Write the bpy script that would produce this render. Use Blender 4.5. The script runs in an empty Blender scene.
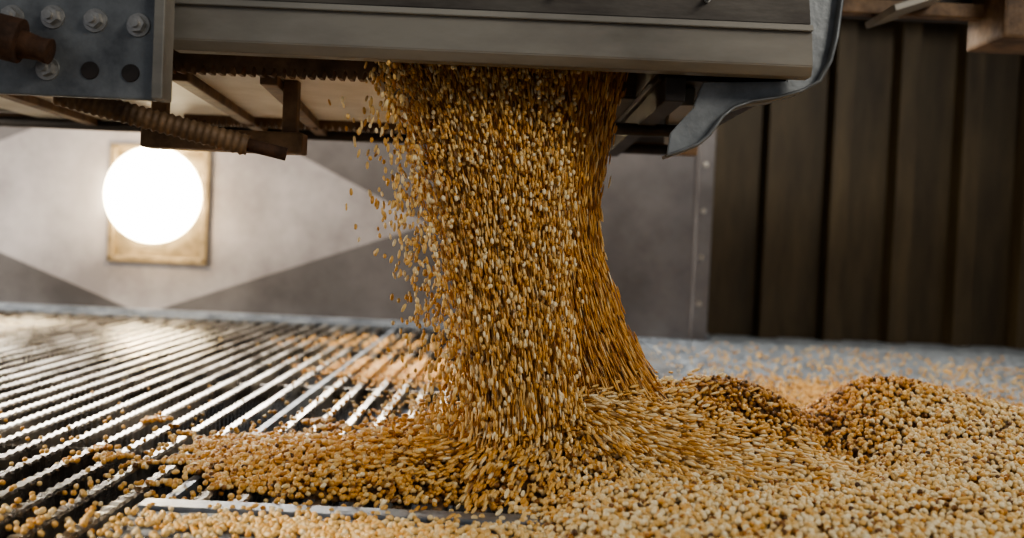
import bpy, bmesh, math, random
import numpy as np
from mathutils import Vector, Euler, Matrix
rng=np.random.default_rng(7); random.seed(7)
S=bpy.context.scene
COL=S.collection

# ---------------- materials ----------------
def mat(name,c1,c2=None,scale=8.0,rough=0.5,metal=0.0,bump=0.0,bscale=60,stretch=(1,1,1),detail=6,lo=.35,hi=.65,rough2=None,spec=.5):
    m=bpy.data.materials.new(name); m.use_nodes=True
    nt=m.node_tree; N=nt.nodes; L=nt.links; b=N['Principled BSDF']
    b.inputs['Roughness'].default_value=rough; b.inputs['Metallic'].default_value=metal
    b.inputs['Specular IOR Level'].default_value=spec
    tc=N.new('ShaderNodeTexCoord'); mp=N.new('ShaderNodeMapping'); mp.inputs['Scale'].default_value=stretch
    L.new(tc.outputs['Object'],mp.inputs['Vector'])
    n=N.new('ShaderNodeTexNoise'); n.inputs['Scale'].default_value=scale; n.inputs['Detail'].default_value=detail
    n.inputs['Roughness'].default_value=.65
    L.new(mp.outputs[0],n.inputs['Vector'])
    r=N.new('ShaderNodeValToRGB'); r.color_ramp.elements[0].position=lo; r.color_ramp.elements[1].position=hi
    r.color_ramp.elements[0].color=(*c1,1); r.color_ramp.elements[1].color=(*(c2 or c1),1)
    L.new(n.outputs['Fac'],r.inputs['Fac']); L.new(r.outputs['Color'],b.inputs['Base Color'])
    if rough2 is not None:
        mr=N.new('ShaderNodeMapRange'); mr.inputs['From Min'].default_value=lo; mr.inputs['From Max'].default_value=hi
        mr.inputs['To Min'].default_value=rough; mr.inputs['To Max'].default_value=rough2
        L.new(n.outputs['Fac'],mr.inputs['Value']); L.new(mr.outputs[0],b.inputs['Roughness'])
    if bump>0:
        n2=N.new('ShaderNodeTexNoise'); n2.inputs['Scale'].default_value=bscale; n2.inputs['Detail'].default_value=4
        L.new(mp.outputs[0],n2.inputs['Vector'])
        bp=N.new('ShaderNodeBump'); bp.inputs['Strength'].default_value=bump; bp.inputs['Distance'].default_value=.003
        L.new(n2.outputs['Fac'],bp.inputs['Height']); L.new(bp.outputs[0],b.inputs['Normal'])
    return m
M_beam=mat('galvanised_beam',(.19,.175,.15),(.32,.30,.26),5,.42,.35,.06,60,(.6,2,2),rough2=.58)
M_beamdk=mat('grimy_web',(.06,.05,.042),(.14,.125,.105),9,.55,.3,.15,70,(.6,2,2))
M_plate=mat('blue_grey_plate',(.11,.115,.12),(.25,.26,.26),14,.4,.5,.2,80)
M_bolt=mat('zinc_bolt',(.25,.24,.22),(.50,.48,.45),40,.35,.8)
M_rust=mat('rust',(.03,.014,.007),(.10,.045,.02),25,.8,.1,.8,90)
M_brown=mat('brown_steel',(.08,.045,.022),(.24,.15,.08),18,.6,.1,.5,60)
M_cream=mat('cream_gate',(.60,.56,.48),(.80,.77,.70),7,.5,0,.1,50)
M_dark=mat('dark_steel',(.015,.013,.012),(.05,.04,.035),12,.6,.3)
M_bar=mat('worn_grate_bar',(.12,.105,.09),(.48,.46,.43),6,.20,.9,.2,120,(2,.7,2),rough2=.38,lo=.38,hi=.66)
M_frame=mat('grate_frame_steel',(.13,.15,.18),(.34,.38,.44),15,.4,.6,.3,80)
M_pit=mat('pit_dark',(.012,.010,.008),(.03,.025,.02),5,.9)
M_conc=mat('dusty_concrete',(.035,.05,.075),(.30,.35,.42),60,.4,0,.8,120,rough2=.65,lo=.44,hi=.60)
M_corr=mat('brown_corrugated_sheet',(.042,.028,.013),(.10,.072,.036),5,.42,.3,.2,60,(3,3,.5),lo=.30,hi=.72)
M_w=[mat('galv_sheet_lit_shaded_%d'%i,tuple(np.array((.235,.22,.23))*k),tuple(np.array((.48,.46,.475))*k),2.5,.40,.35,.2,90,detail=10) for i,k in enumerate((1.15,.72,.36,.42))]  # facet tones carry patches of light and shade in the sheet colour
M_roof=mat('roof_sheet',(.10,.09,.08),(.2,.18,.16),3,.7)

def lampmat():
    m=bpy.data.materials.new('lamp_lens'); m.use_nodes=True; N=m.node_tree.nodes; b=N['Principled BSDF']
    b.inputs['Base Color'].default_value=(1,.95,.85,1); b.inputs['Emission Color'].default_value=(1,.84,.54,1)
    b.inputs['Emission Strength'].default_value=30; return m
M_lamp=lampmat()

def beanmat(name,ramp,rough=.40):
    m=bpy.data.materials.new(name); m.use_nodes=True; nt=m.node_tree; N=nt.nodes; L=nt.links; b=N['Principled BSDF']
    a=N.new('ShaderNodeAttribute'); a.attribute_type='INSTANCER'; a.attribute_name='tint'
    r=N.new('ShaderNodeValToRGB')
    e=r.color_ramp.elements
    e[0].position=ramp[0][0]; e[0].color=(*ramp[0][1],1); e[1].position=ramp[-1][0]; e[1].color=(*ramp[-1][1],1)
    for p,c in ramp[1:-1]:
        k=e.new(p); k.color=(*c,1)
    L.new(a.outputs['Fac'],r.inputs['Fac']); L.new(r.outputs['Color'],b.inputs['Base Color'])
    b.inputs['Roughness'].default_value=rough
    return m
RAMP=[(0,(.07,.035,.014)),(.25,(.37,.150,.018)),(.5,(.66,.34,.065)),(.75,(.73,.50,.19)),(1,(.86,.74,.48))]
M_bean=beanmat('soybean_skin',RAMP)
M_core=mat('flowing_soybeans',(.22,.085,.010),(.84,.45,.11),170,.6,0,.8,120,(1,1,.06),lo=.36,hi=.62)
M_bed=mat('soybean_bed',(.035,.017,.006),(.16,.085,.028),140,.8,0,1,150)

# ---------------- helpers ----------------
def new(name,me,parent=None,mats=()):
    o=bpy.data.objects.new(name,me); COL.objects.link(o)
    for m in mats: o.data.materials.append(m)
    if parent: o.parent=parent
    return o
def empty(name,loc=(0,0,0)):
    e=bpy.data.objects.new(name,None); COL.objects.link(e); e.empty_display_size=.1; return e
def box(name,x0,x1,y0,y1,z0,z1,m,parent=None,bev=.002,rot=None):
    bm=bmesh.new(); bmesh.ops.create_cube(bm,size=1)
    c=Vector(((x0+x1)/2,(y0+y1)/2,(z0+z1)/2))
    for v in bm.verts: v.co=Vector((v.co.x*(x1-x0),v.co.y*(y1-y0),v.co.z*(z1-z0)))
    if bev: bmesh.ops.bevel(bm,geom=bm.edges[:],offset=bev,segments=2,affect='EDGES',profile=.6)
    me=bpy.data.meshes.new(name); bm.to_mesh(me); bm.free()
    o=new(name,me,parent,[m]); o.location=c
    if rot: o.rotation_euler=rot
    return o
def prism(name,pts,y0,y1,m,parent=None,bev=.0015):
    bm=bmesh.new()
    vs=[bm.verts.new((x,y0,z)) for x,z in pts]; f=bm.faces.new(vs)
    r=bmesh.ops.extrude_face_region(bm,geom=[f])
    for v in r['geom']:
        if isinstance(v,bmesh.types.BMVert): v.co.y=y1
    bmesh.ops.recalc_face_normals(bm,faces=bm.faces[:])
    if bev: bmesh.ops.bevel(bm,geom=bm.edges[:],offset=bev,segments=2,affect='EDGES')
    me=bpy.data.meshes.new(name); bm.to_mesh(me); bm.free()
    return new(name,me,parent,[m])
def prismx(name,pts,x0,x1,m,parent=None,bev=.001,slant=0):
    bm=bmesh.new()
    vs=[bm.verts.new((x0,y,z)) for y,z in pts]; f=bm.faces.new(vs)
    r=bmesh.ops.extrude_face_region(bm,geom=[f])
    for v in r['geom']:
        if isinstance(v,bmesh.types.BMVert): v.co.x=x1-slant*(v.co.z-.504)
    bmesh.ops.recalc_face_normals(bm,faces=bm.faces[:])
    if bev: bmesh.ops.bevel(bm,geom=bm.edges[:],offset=bev,segments=2,affect='EDGES')
    me=bpy.data.meshes.new(name); bm.to_mesh(me); bm.free()
    return new(name,me,parent,[m])
def tube(name,a,b,r,m,parent=None,ridges=0,seg=24):
    a=Vector(a);b=Vector(b);d=b-a;n=max(2,ridges*4)
    prof=[]
    for i in range(n+1):
        t=i/n; k=1+(.10*math.sin(t*ridges*2*math.pi) if ridges else 0)
        prof.append((t*d.length,r*k))
    bm=bmesh.new(); rings=[]
    for z,rr in prof:
        rings.append([bm.verts.new((rr*math.cos(2*math.pi*j/seg),rr*math.sin(2*math.pi*j/seg),z)) for j in range(seg)])
    for p,q in zip(rings,rings[1:]):
        for j in range(seg):
            f=bm.faces.new((p[j],p[(j+1)%seg],q[(j+1)%seg],q[j])); f.smooth=True
    bm.faces.new(rings[0][::-1]); bm.faces.new(rings[-1])
    me=bpy.data.meshes.new(name); bm.to_mesh(me); bm.free()
    o=new(name,me,parent,[m]); o.location=a
    o.rotation_euler=d.to_track_quat('Z','Y').to_euler(); return o
def bolt(name,x,y,z,r,parent,hole=False):
    bm=bmesh.new()
    def cyl(r,h,s,y0,rot=0):
        bmesh.ops.create_cone(bm,cap_ends=True,segments=s,radius1=r,radius2=r*.96,depth=h,matrix=Matrix.Translation((0,y0-h/2,0))@Matrix.Rotation(math.pi/2,4,'X')@Matrix.Rotation(rot,4,'Z'))
    cyl(r,.002,28,0)
    if not hole:
        cyl(r*.72,.009,6,-.002,random.random()); cyl(r*.36,.006,16,-.011)
    me=bpy.data.meshes.new(name); bm.to_mesh(me); bm.free()
    o=new(name,me,parent,[M_dark if hole else M_bolt]); o.location=(x,y,z); return o

# ---------------- instancing ----------------
def bean_mesh():
    bm=bmesh.new(); bmesh.ops.create_icosphere(bm,subdivisions=2,radius=1)
    for v in bm.verts:
        v.co=Vector((v.co.x*.0034,v.co.y*.0032,v.co.z*.0037))
    for f in bm.faces: f.smooth=True
    me=bpy.data.meshes.new('soybean'); bm.to_mesh(me); bm.free(); me.materials.append(M_bean); return me
def gn_group(src):
    g=bpy.data.node_groups.new('scatter_beans','GeometryNodeTree')
    g.interface.new_socket('Geometry',in_out='INPUT',socket_type='NodeSocketGeometry')
    g.interface.new_socket('Geometry',in_out='OUTPUT',socket_type='NodeSocketGeometry')
    N=g.nodes;L=g.links
    i=N.new('NodeGroupInput');o=N.new('NodeGroupOutput')
    mp=N.new('GeometryNodeMeshToPoints'); L.new(i.outputs[0],mp.inputs['Mesh'])
    oi=N.new('GeometryNodeObjectInfo'); oi.inputs['Object'].default_value=src; oi.transform_space='ORIGINAL'
    ins=N.new('GeometryNodeInstanceOnPoints')
    ra=N.new('GeometryNodeInputNamedAttribute'); ra.data_type='FLOAT_VECTOR'; ra.inputs['Name'].default_value='rot'
    sa=N.new('GeometryNodeInputNamedAttribute'); sa.data_type='FLOAT_VECTOR'; sa.inputs['Name'].default_value='scl'
    er=N.new('FunctionNodeEulerToRotation'); L.new(ra.outputs['Attribute'],er.inputs[0])
    L.new(mp.outputs['Points'],ins.inputs['Points']); L.new(oi.outputs['Geometry'],ins.inputs['Instance'])
    L.new(er.outputs[0],ins.inputs['Rotation']); L.new(sa.outputs['Attribute'],ins.inputs['Scale'])
    L.new(ins.outputs[0],o.inputs[0]); return g
def scatter(name,P,R,Sc,T,parent):
    me=bpy.data.meshes.new(name); me.vertices.add(len(P))
    me.vertices.foreach_set('co',np.asarray(P,dtype=np.float32).ravel())
    for nm,ty,key,arr in (('rot','FLOAT_VECTOR','vector',R),('scl','FLOAT_VECTOR','vector',Sc),('tint','FLOAT','value',T)):
        a=me.attributes.new(nm,ty,'POINT'); a.data.foreach_set(key,np.asarray(arr,dtype=np.float32).ravel())
    o=new(name,me,parent); md=o.modifiers.new('beans','NODES'); md.node_group=GN; return o

# ---------------- room ----------------
box('floor_concrete',.40,5.0,-1.5,5.0,-.12,0,M_conc,bev=.004)
box('floor_apron',-.385,.40,-1.5,1.15,-.12,0,M_conc,bev=.004)
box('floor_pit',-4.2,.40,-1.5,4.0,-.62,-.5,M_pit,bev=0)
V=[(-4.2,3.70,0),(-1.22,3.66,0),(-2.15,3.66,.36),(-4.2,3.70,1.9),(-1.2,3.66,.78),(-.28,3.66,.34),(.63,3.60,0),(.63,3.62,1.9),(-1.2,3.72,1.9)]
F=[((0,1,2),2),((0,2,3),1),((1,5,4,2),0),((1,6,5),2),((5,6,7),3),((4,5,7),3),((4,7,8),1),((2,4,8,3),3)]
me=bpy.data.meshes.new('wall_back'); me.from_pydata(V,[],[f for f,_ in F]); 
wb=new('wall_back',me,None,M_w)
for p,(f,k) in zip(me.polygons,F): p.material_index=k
sd=wb.modifiers.new('thick','SOLIDIFY'); sd.thickness=.01; sd.offset=1
fl=empty('trim_wall_flange')
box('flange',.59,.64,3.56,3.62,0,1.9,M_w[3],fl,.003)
for i in range(9): bolt('rivet_%d'%i,.61,3.558,.12+.15*i,.009,fl)
box('sill',-4.2,.66,3.60,3.66,-.03,.018,M_frame,fl,.003)
# corrugated wall
pts=[];x=.5;pitch=.222
prof=[(0,0),(.130,0),(.142,.065),(.205,.065),(.217,0),(.222,0)]
while x<5:
    for a,b in prof[:-1]: pts.append((x+a,3.86-b))
    x+=pitch
VV=[(a,b,0) for a,b in pts]+[(a,b,1.9) for a,b in pts]; n=len(pts)
me=bpy.data.meshes.new('wall_corrugated'); me.from_pydata(VV,[],[(i,i+1,n+i+1,n+i) for i in range(n-1)])
wc=new('wall_corrugated',me,None,[M_corr]); s=wc.modifiers.new('t','SOLIDIFY'); s.thickness=.004
box('trim_header',.66,5,3.5,3.8,1.12,1.9,M_dark,bev=.005)
box('ceiling',-4.5,5.5,0.8,5.0,2.6,2.7,M_roof,bev=0)

# lamp
lp=empty('round_wall_lamp')
cx,cz=-1.197,.397
bm=bmesh.new(); rings=[];R=.158
for i in range(9):
    a=i/8*math.pi/2; rr=R*math.cos(a); yy=-.035*math.sin(a)-.02
    if i==8: tip=bm.verts.new((0,yy,0))
    else: rings.append([bm.verts.new((rr*math.cos(2*math.pi*j/64),yy,rr*math.sin(2*math.pi*j/64))) for j in range(64)])
base=[bm.verts.new((R*math.cos(2*math.pi*j/64),0,R*math.sin(2*math.pi*j/64))) for j in range(64)]
rings=[base]+rings
for p,q in zip(rings,rings[1:]):
    for j in range(64): bm.faces.new((p[j],p[(j+1)%64],q[(j+1)%64],q[j])).smooth=True
for j in range(64): bm.faces.new((rings[-1][j],rings[-1][(j+1)%64],tip)).smooth=True
bmesh.ops.recalc_face_normals(bm,faces=bm.faces[:])
me=bpy.data.meshes.new('lens'); bm.to_mesh(me); bm.free()
o=new('lens',me,lp,[M_lamp]); o.location=(cx,3.652,cz)
fx,fz=cx+.02,cz-.03
M_lf=mat('lamp_frame',(.16,.125,.075),(.34,.27,.17),20,.5,.3)
for nm,a in (('frame_top',(fx-.165,fx+.165,fz+.180,fz+.195)),('frame_bottom',(fx-.165,fx+.165,fz-.195,fz-.175)),('frame_l',(fx-.165,fx-.145,fz-.19,fz+.19)),('frame_r',(fx+.145,fx+.165,fz-.19,fz+.19))):
    box(nm,a[0],a[1],3.635,3.66,a[2],a[3],M_lf,lp,.003)
box('back_plate',fx-.15,fx+.15,3.648,3.66,fz-.185,fz+.185,M_lf,lp,.001)
pl=bpy.data.lights.new('lamp_halo_light','POINT'); pl.energy=9; pl.color=(1,.72,.40); pl.shadow_soft_size=.03  # point light added ahead of the lens for a warm halo on the wall
po=bpy.data.objects.new('lamp_halo_light',pl); COL.objects.link(po); po.parent=lp; po.location=(cx,3.46,cz)

# ---------------- grate ----------------
gr=empty('floor_grate')
def grate(name,xs,y0,y1):
    V=[];F=[]
    w=.0080
    for x in xs:
        n=int((y1-y0)/.012); b=len(V)
        for i in range(n+1):
            y=y0+(y1-y0)*i/n; top=0 if i%2 else -.0022
            ww=w if i%2 else w-.0012
            V+= [(x-ww,y,-.045),(x-ww,y,top-.003),(x-ww*.7,y,top),(x+ww*.7,y,top),(x+ww,y,top-.003),(x+ww,y,-.045)]
        for i in range(n):
            k=b+i*6
            for j in range(5): F.append((k+j,k+6+j,k+7+j,k+j+1))
        F.append(tuple(b+j for j in range(6))); F.append(tuple(b+n*6+j for j in range(5,-1,-1)))
    me=bpy.data.meshes.new(name); me.from_pydata(V,[],F); me.update()
    return new(name,me,gr,[M_bar])
P=.044
grate('bars_side',[-.415-P*i for i in range(84)],-.3,3.58)
grate('bars_centre',[.325-P*i for i in range(16)],1.20,3.58)
box('frame_front',-.385,.40,1.15,1.185,-.05,.004,M_frame,gr,.002)
box('frame_right',.355,.40,1.15,3.6,-.05,.006,M_frame,gr,.002)
box('frame_rear',-4.2,.40,3.57,3.62,-.05,.006,M_frame,gr,.002)
for i,y in enumerate((-.1,.6,1.5,2.2,2.9)):
    box('cross_rod_%d'%i,-4.2,(-.39 if y<1.15 else .36),y,y+.014,-.05,-.012,M_bar,gr,.001)
box('carrier',-.378,-.366,1.19,3.57,-.05,-.004,M_frame,gr,.001)

# ---------------- trailer ----------------
tr=empty('grain_trailer')
prismx('beam_strip',[(1.285,.504),(1.275,.515),(1.268,.552),(1.275,.556),(1.31,.556),(1.31,.504)],-.405,.338,M_beam,tr,slant=.12)
prismx('beam_lip',[(1.262,.553),(1.262,.560),(1.31,.562),(1.31,.553)],-.405,.338,M_beam,tr,.0008,slant=.12)
prismx('beam_web',[(1.272,.562),(1.262,.76),(1.31,.76),(1.31,.562)],-.43,.338,M_beamdk,tr,slant=.12)
for i in range(4): bolt('web_rivet_%d'%i,-.30+.17*i,1.268,.585,.004,tr)
box('end_plate',-.70,-.392,1.222,1.232,.437,.70,M_plate,tr,.002)
box('end_plate_edge',-.402,-.390,1.205,1.24,.437,.70,M_beam,tr,.0015)
for i,(x,z,h) in enumerate([(-.564,.522,0),(-.519,.524,0),(-.472,.522,0),(-.424,.519,0),(-.523,.467,0),(-.476,.467,1),(-.431,.466,1),(-.62,.522,0),(-.50,.60,0),(-.45,.60,0)]):
    bolt('bolt_%d'%i,x,1.222,z,.0135 if not h else .010,tr,bool(h))
tube('rusty_shaft',(-.75,1.175,.535),(-.505,1.185,.480),.014,M_rust,tr,6)
tube('rusty_shaft_collar',(-.56,1.178,.494),(-.535,1.181,.489),.024,M_rust,tr)
tube('crank_roller',(-.545,1.30,.448),(-.325,1.33,.400),.0125,M_brown,tr,26)
tube('crank_pin',(-.34,1.33,.404),(-.28,1.34,.392),.008,M_rust,tr)
box('bracket_foot',-.72,-.60,1.23,1.26,.40,.44,M_beam,tr,.002)
pts=[];x=-.60
while x<-.185:
    pts+=[(x,.503),(x+.003,.493),(x+.008,.493),(x+.011,.503)]; x+=.0127
pts+=[(-.18,.503),(-.18,.522),(-.60,.522)]
prism('gate_rack',pts,1.385,1.41,M_brown,tr,0)
prism('gate_rack_rear',[(a,b-.01) for a,b in pts],1.98,2.0,M_brown,tr,0)
box('gate_panel',-.95,-.19,1.42,2.2,.500,.512,M_cream,tr,.002)
for i,x in enumerate((-.355,-.47,-.66,-.80)):
    box('gate_rib_%d'%i,x-.011,x+.011,1.42,2.2,.486,.500,M_brown,tr,.002,rot=(0,0,.08))
box('cross_member',-.50,-.285,1.46,1.50,.402,.430,M_brown,tr,.003)
box('cross_hanger',-.315,-.295,1.47,1.49,.425,.50,M_brown,tr,.002)
box('cross_hanger_b',-.49,-.47,1.47,1.49,.425,.50,M_brown,tr,.002)
box('rear_cross_bar',-1.4,.36,2.2,2.24,.485,.51,M_brown,tr,.003)
tube('rear_rod',(-1.4,2.15,.488),(.30,2.15,.488),.010,M_dark,tr)
box('underside_right',.17,.335,1.36,2.2,.505,.515,M_dark,tr,.002)
box('gate_guide_r',.175,.20,1.33,2.2,.475,.505,M_dark,tr,.002)
box('gate_brace_r',.225,.255,1.40,1.95,.480,.503,M_beam,tr,.002,rot=(0,0,-.12))
tube('guide_rod_r',(.13,1.62,.470),(.25,1.62,.470),.009,M_dark,tr)
prismx('hopper_body',[(1.62,.515),(1.62,.80),(1.31,.80),(1.31,1.9),(2.5,1.9),(2.5,1.2),(2.25,.515)],-1.4,.325,M_beamdk,tr,.004)
box('hopper_skirt_l',-1.4,-.19,1.315,1.62,.524,.80,M_beamdk,tr,.002)
box('hopper_skirt_r',.17,.33,1.315,1.62,.517,.80,M_beamdk,tr,.002)
g=[(.382,.70),(.382,.612),(.378,.560),(.372,.530),(.360,.505),(.338,.492),(.308,.482),(.280,.477),(.259,.469),(.246,.458),(.238,.446),(.230,.434),(.218,.423),(.200,.415),(.181,.4075),(.184,.437),(.196,.452),(.21,.468),(.221,.500),(.322,.506),(.335,.561),(.335,.70)]
prism('curved_gusset',g,1.335,1.343,M_plate,tr,.001)
edge=g[0:15]
bm=bmesh.new(); pr=[bm.verts.new((x,1.320,z)) for x,z in edge]; qr=[bm.verts.new((x,1.37,z)) for x,z in edge]
for i in range(len(edge)-1): bm.faces.new((pr[i],pr[i+1],qr[i+1],qr[i])).smooth=True
me=bpy.data.meshes.new('gusset_lip'); bm.to_mesh(me); bm.free(); o=new('gusset_lip',me,tr,[M_plate]); s=o.modifiers.new('s','SOLIDIFY'); s.thickness=.004
box('rear_sill',.36,2.2,1.95,2.05,.735,.86,M_dark,tr,.004)
box('rear_spring_hanger',.79,.99,1.82,1.97,.668,.88,M_brown,tr,.006)
box('rear_step_strip',.60,.70,1.80,1.95,.715,.727,M_beam,tr,.002,rot=(0,-.35,0))
box('rear_under_angle',.36,1.6,1.90,1.93,.715,.74,M_brown,tr,.003)

# ---------------- pile heightfield ----------------
def G(x,y,cx,cy,sx,sy,a): return a*np.exp(-(((x-cx)/sx)**2+((y-cy)/sy)**2)/2)
def sm(a,b,t):
    t=np.clip((t-a)/(b-a),0,1); return t*t*(3-2*t)
def noise2(x,y):
    return (np.sin(x*23+1.3)*np.sin(y*19+.4)+.5*np.sin(x*47+y*31)+.4*np.sin(x*71-y*83+2))*.5
def H(x,y):
    right=.040*sm(-.06,.18,x)*(1-sm(1.50,1.85,y))
    h=right
    h=h+G(x,y,.30,1.58,.095,.075,.075)
    h=h+G(x,y,.57,1.68,.10,.10,.082)+G(x,y,.80,1.60,.15,.13,.040)+G(x,y,.70,1.30,.16,.16,.018)
    h=h-G(x,y,.452,1.50,.030,.14,.034)
    h=h+G(x,y,.03,1.42,.10,.10,.030)
    h=h+G(x,y,.10,1.50,.11,.06,.05)
    xx=x+.018*np.sin(y*37+1)+.010*np.sin(y*91); yy=y+.022*np.sin(x*21)+.012*np.sin(x*57+2)
    e=((xx+.11)/.33)**2+((yy-1.41)/.21)**2
    h=h+.030*np.clip(1.15-e,0,1)*(.45+.55*sm(-.42,-.16,x))
    h=h+.0035*noise2(x,y)+.0015*noise2(x*3,y*3)
    front=(1-sm(-.10,.1,x))*(1-sm(1.12,1.26,y))
    h=h-.06*front
    h=h-.004-.05*sm(1.74,1.95,y)
    return h
nx,ny=300,260
xs=np.linspace(-.55,1.7,nx); ys=np.linspace(.35,2.2,ny)
X,Y=np.meshgrid(xs,ys); Z=H(X,Y)-.003
keep=Z>-.0035
idx=np.arange(nx*ny).reshape(ny,nx); F=[]
kk=keep
for j in range(ny-1):
    for i in range(nx-1):
        if kk[j,i] and kk[j,i+1] and kk[j+1,i] and kk[j+1,i+1]: F.append((idx[j,i],idx[j,i+1],idx[j+1,i+1],idx[j+1,i]))
me=bpy.data.meshes.new('pile_bed'); me.from_pydata(np.stack([X.ravel(),Y.ravel(),Z.ravel()],1).tolist(),[],[tuple(int(q) for q in f) for f in F])
bm=bmesh.new(); bm.from_mesh(me); bmesh.ops.delete(bm,geom=[v for v in bm.verts if not v.link_faces],context='VERTS')
for f in bm.faces: f.smooth=True
bm.to_mesh(me); bm.free()
pile=empty('soybean_pile')
new('pile_bed',me,pile,[M_bed])
src=new('single_soybean',bean_mesh(),pile); src.location=(.45,1.15,float(H(np.array(.45),np.array(1.15)))+.004); src.rotation_euler=(1.2,.3,.4)
GN=gn_group(src)

def rr(n): return rng.uniform(0,2*math.pi,(n,3))
n=125000
x=rng.uniform(-.55,1.55,n); y=.55+(2.15-.55)*rng.random(n)**.95
h=H(x,y); k=h>-.002; x,y,h=x[k],y[k],h[k]; n=len(x)
z=h+rng.uniform(-.002,.006,n)
sc=rng.uniform(.80,1.06,(n,1))*np.ones((1,3))
t=rng.normal(.82,.17,n)
orange=1.6*np.exp(-(((x-.33)/.13)**2+((y-1.58)/.09)**2)/1.4)+1.5*np.exp(-(((x-.58)/.12)**2+((y-1.73)/.085)**2)/1.5)+ .50*sm(.12,-.10,x)+.9*sm(1.70,1.85,y)  # mound shade put into bean tint; left fan and back edge also oranger
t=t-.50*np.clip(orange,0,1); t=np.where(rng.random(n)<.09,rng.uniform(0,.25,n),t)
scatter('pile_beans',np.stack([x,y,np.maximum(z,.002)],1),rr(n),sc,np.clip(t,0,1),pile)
def loose(n,cx,cy,sx,sy,z=.003,tm=.6):
    x=rng.normal(cx,sx,n);y=rng.normal(cy,sy,n)
    return x,y,np.full(n,z),np.clip(rng.normal(tm,.13,n),0,1)
parts=[loose(1500,-.20,1.47,.14,.13),loose(600,-.14,1.9,.12,.2),loose(2600,-.22,2.45,.09,.10,.004,.55),loose(150,-.46,1.15,.10,.10),
       loose(2400,.74,2.30,.16,.14,.004,.5),loose(1100,1.0,2.8,.5,.30,.004,.6),loose(1100,-.14,1.09,.16,.030,.004,.75),
       loose(450,-.35,3.0,.13,.10,.004,.55),loose(900,.8,2.15,.35,.06,.004,.5),loose(90,-.65,1.5,.2,.3,.004,.6)]
x,y,z,t=[np.concatenate(q) for q in zip(*parts)]
grid=(x<.355)&((y>1.19)|(x<-.39))
off=np.where(x>-.39,(x-.325)%P,(x+.415)%P)
d=np.minimum(off,P-off)
z=np.where(grid&(d>.010),-.006,z); ok=(~grid)|(d<.0125)|(rng.random(len(x))<.45); ok&=(y<3.5)&(y>.6)
x,y,z,t=x[ok],y[ok],z[ok],t[ok]; n=len(x)
scatter('loose_beans',np.stack([x,y,z],1),rr(n),rng.uniform(.8,1.05,(n,1))*np.ones((1,3)),t,pile)

# ---------------- stream ----------------
st=empty('soybean_stream')
zk=np.array([-.0,.03,.06,.10,.15,.20,.28,.35,.44,.53,.60])
A=dict(c=[.020,.020,.019,.016,.010,.003,-.010,-.020,-.038,-.058,-.07],
       w=[.085,.070,.062,.059,.058,.060,.066,.074,.088,.104,.104],
       y=[1.33,1.335,1.34,1.345,1.35,1.355,1.37,1.385,1.405,1.42,1.43],
       d=[.060,.045,.040,.038,.036,.036,.038,.040,.043,.046,.046])
B=dict(c=[.150,.135,.118,.104,.090,.080,.064,.054,.052,.050,.05],
       w=[.230,.175,.135,.105,.086,.070,.056,.056,.068,.086,.086],
       y=[1.48,1.48,1.48,1.48,1.48,1.48,1.48,1.48,1.48,1.48,1.48],
       d=[.14,.11,.085,.068,.056,.050,.045,.043,.043,.045,.045])
def ev(Lb,key,z): return np.interp(z,zk,Lb[key])
def core(name,Lb,k,zmin):
    V=[];F=[];seg=40; zs=np.linspace(zmin,.565,60)
    for z in zs:
        for j in range(seg):
            a=2*math.pi*j/seg; q=k*(1+.05*math.sin(3*a+z*9)+.03*math.sin(7*a-z*5))
            V.append((ev(Lb,'c',z)+ev(Lb,'w',z)*q*math.cos(a),ev(Lb,'y',z)+ev(Lb,'d',z)*q*math.sin(a),z))
    for i in range(len(zs)-1):
        for j in range(seg): F.append((i*seg+j,i*seg+(j+1)%seg,(i+1)*seg+(j+1)%seg,(i+1)*seg+j))
    me=bpy.data.meshes.new(name); me.from_pydata(V,[],F)
    for p in me.polygons: p.use_smooth=True
    return new(name,me,st,[M_core])
core('core_front',A,.72,.0); core('core_back',B,.88,.0)
def aim(dv):
    n=len(dv)
    bta=np.arccos(np.clip(dv[:,2],-1,1)); gam=np.arctan2(dv[:,0],-dv[:,1])
    return np.stack([bta,np.zeros(n),gam],1)
def stream(name,Lb,n,lo,hi,zmin,zpow,slen,wr,tm,sig,jit=.035,frac=.82):
    z=zmin+(.56-zmin)*rng.random(n)**zpow
    a=rng.uniform(0,2*math.pi,n); q=np.where(rng.random(n)<frac,rng.uniform(lo,hi,n),hi+np.abs(rng.normal(0,sig,n)))
    def pos(z): return np.stack([ev(Lb,'c',z)+ev(Lb,'w',z)*q*np.cos(a),ev(Lb,'y',z)+ev(Lb,'d',z)*q*np.sin(a),z],1)
    p=pos(z); p2=pos(z-.02); dv=p2-p; dv/=np.linalg.norm(dv,axis=1,keepdims=True)
    dv=dv+rng.normal(0,jit,dv.shape); dv/=np.linalg.norm(dv,axis=1,keepdims=True)
    ln=rng.uniform(slen[0],slen[1],n)*(1.25-.55*z/.55)
    w=rng.uniform(wr[0],wr[1],n)*(.85+.3*z/.55)
    # random tint around the mean given for each set of beans
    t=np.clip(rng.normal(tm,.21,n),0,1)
    scatter(name,p,aim(dv),np.stack([w,w,ln],1),t,st)
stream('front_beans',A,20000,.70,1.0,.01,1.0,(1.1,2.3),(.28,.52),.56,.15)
stream('front_round_beans',A,4200,.85,1.15,.01,1.0,(.75,1.3),(.50,.80),.76,.16,.08,.65)  # paler tint puts highlights of the front spray into bean colour
stream('back_beans',B,25000,.86,1.0,.0,1.25,(1.6,3.6),(.24,.44),.47,.05)
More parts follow.
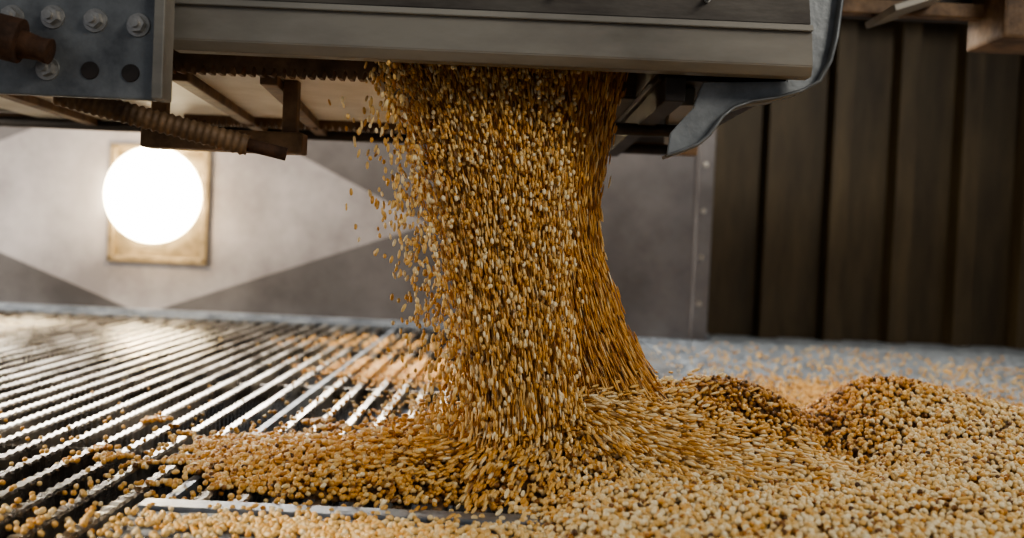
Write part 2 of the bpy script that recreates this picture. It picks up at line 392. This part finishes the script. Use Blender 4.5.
# spray at left side
n=1100
z=rng.uniform(.04,.53,n); xl=np.interp(z,[.1,.2,.35,.53],[-.06,-.08,-.115,-.165])
x=xl-np.abs(rng.normal(0,.033,n))+.01; y=rng.normal(1.40,.04,n)
R=np.stack([rng.normal(0,.2,n),rng.normal(0,.2,n),rng.uniform(0,6,n)],1)
w=rng.uniform(.45,.75,n)
kk=(z<.48)|(x>-.185)
scatter('spray_beans',np.stack([x,y,z],1)[kk],R[kk],np.stack([w,w,rng.uniform(.8,1.6,n)],1)[kk],np.clip(rng.normal(.72,.14,n),0,1)[kk],st)
# bounce at the foot: streaks radiating outwards
n=6000
a=rng.uniform(0,2*math.pi,n); r=np.abs(rng.normal(0,.12,n))+.03
x=.07+r*1.35*np.cos(a); y=1.38+r*.8*np.sin(a); hh=H(x,y)
far=np.clip(sm(-.03,-.16,x),0,1)
z=np.maximum(hh,0)+np.abs(rng.normal(0,.016,n))*np.exp(-r*3)+.004
g0=(H(x+.01*np.cos(a),y+.01*np.sin(a))-hh)/.01
dv=np.stack([1.35*np.cos(a),.8*np.sin(a),g0],1)+rng.normal(0,.18,(n,3)); dv/=np.linalg.norm(dv,axis=1,keepdims=True)
w=rng.uniform(.40,.75,n)*(1-far)+far*rng.uniform(.7,.95,n)
ln=rng.uniform(1.0,2.3,n)*(1-far)+far*rng.uniform(.8,1.4,n)
scatter('bouncing_beans',np.stack([x,y,z],1),aim(dv),np.stack([w,w,ln],1),np.clip(rng.normal(.60,.19,n)+.12*(x>.1),0,1),st)

# ---------------- light ----------------
W=bpy.data.worlds.new('World'); S.world=W; W.use_nodes=True
W.node_tree.nodes['Background'].inputs[0].default_value=(.88,.92,1,1); W.node_tree.nodes['Background'].inputs[1].default_value=.24
def area(name,loc,tgt,size,power,col):
    l=bpy.data.lights.new(name,'AREA'); l.shape='RECTANGLE'; l.size=size[0]; l.size_y=size[1]; l.energy=power; l.color=col
    o=bpy.data.objects.new(name,l); COL.objects.link(o); o.location=loc
    o.rotation_euler=(Vector(tgt)-Vector(loc)).to_track_quat('-Z','Y').to_euler(); return o
area('side_fill_light',(-3.4,1.9,.75),(-.2,1.8,.25),(1.6,1.1),80,(1,.91,.78))  # unseen area light added at left to brighten grate and gate underside
area('camera_side_fill',(1.6,-.6,1.7),(.5,1.3,.1),(.8,.8),34,(1,.95,.86))  # fill added behind the camera to lift the front of the pile
area('back_glare_strip',(-1.1,3.45,1.15),(-.7,1.6,.05),(1.8,.4),100,(1,.93,.82))  # strip light added out of view behind trailer, puts glare on the grate
area('back_right_fill',(1.3,3.3,1.5),(.6,1.8,.05),(1.2,.5),40,(1,.86,.66))  # second unseen strip, added to backlight the grain from the right
s=bpy.data.lights.new('sun','SUN'); s.energy=4.8; s.color=(1,.77,.48); s.angle=.02
so=bpy.data.objects.new('sun',s); COL.objects.link(so); so.rotation_euler=Vector((.85,-.12,-.50)).to_track_quat('-Z','Y').to_euler()

# ---------------- camera ----------------
c=bpy.data.cameras.new('camera'); co=bpy.data.objects.new('camera',c); COL.objects.link(co)
c.sensor_width=36; c.lens=1100/1024*36
co.location=(0,0,.30)
pitch=math.atan(29/1100); roll=math.radians(2.5)
Mx=Matrix.Rotation(math.pi/2-pitch,4,'X')@Matrix.Rotation(roll,4,'Z')
co.rotation_euler=Mx.to_euler()
c.clip_start=.02
c.dof.use_dof=True; c.dof.focus_distance=1.36; c.dof.aperture_fstop=3.6
S.camera=co
S.view_settings.view_transform='AgX'
try: S.view_settings.look='AgX - Medium High Contrast'
except Exception: pass
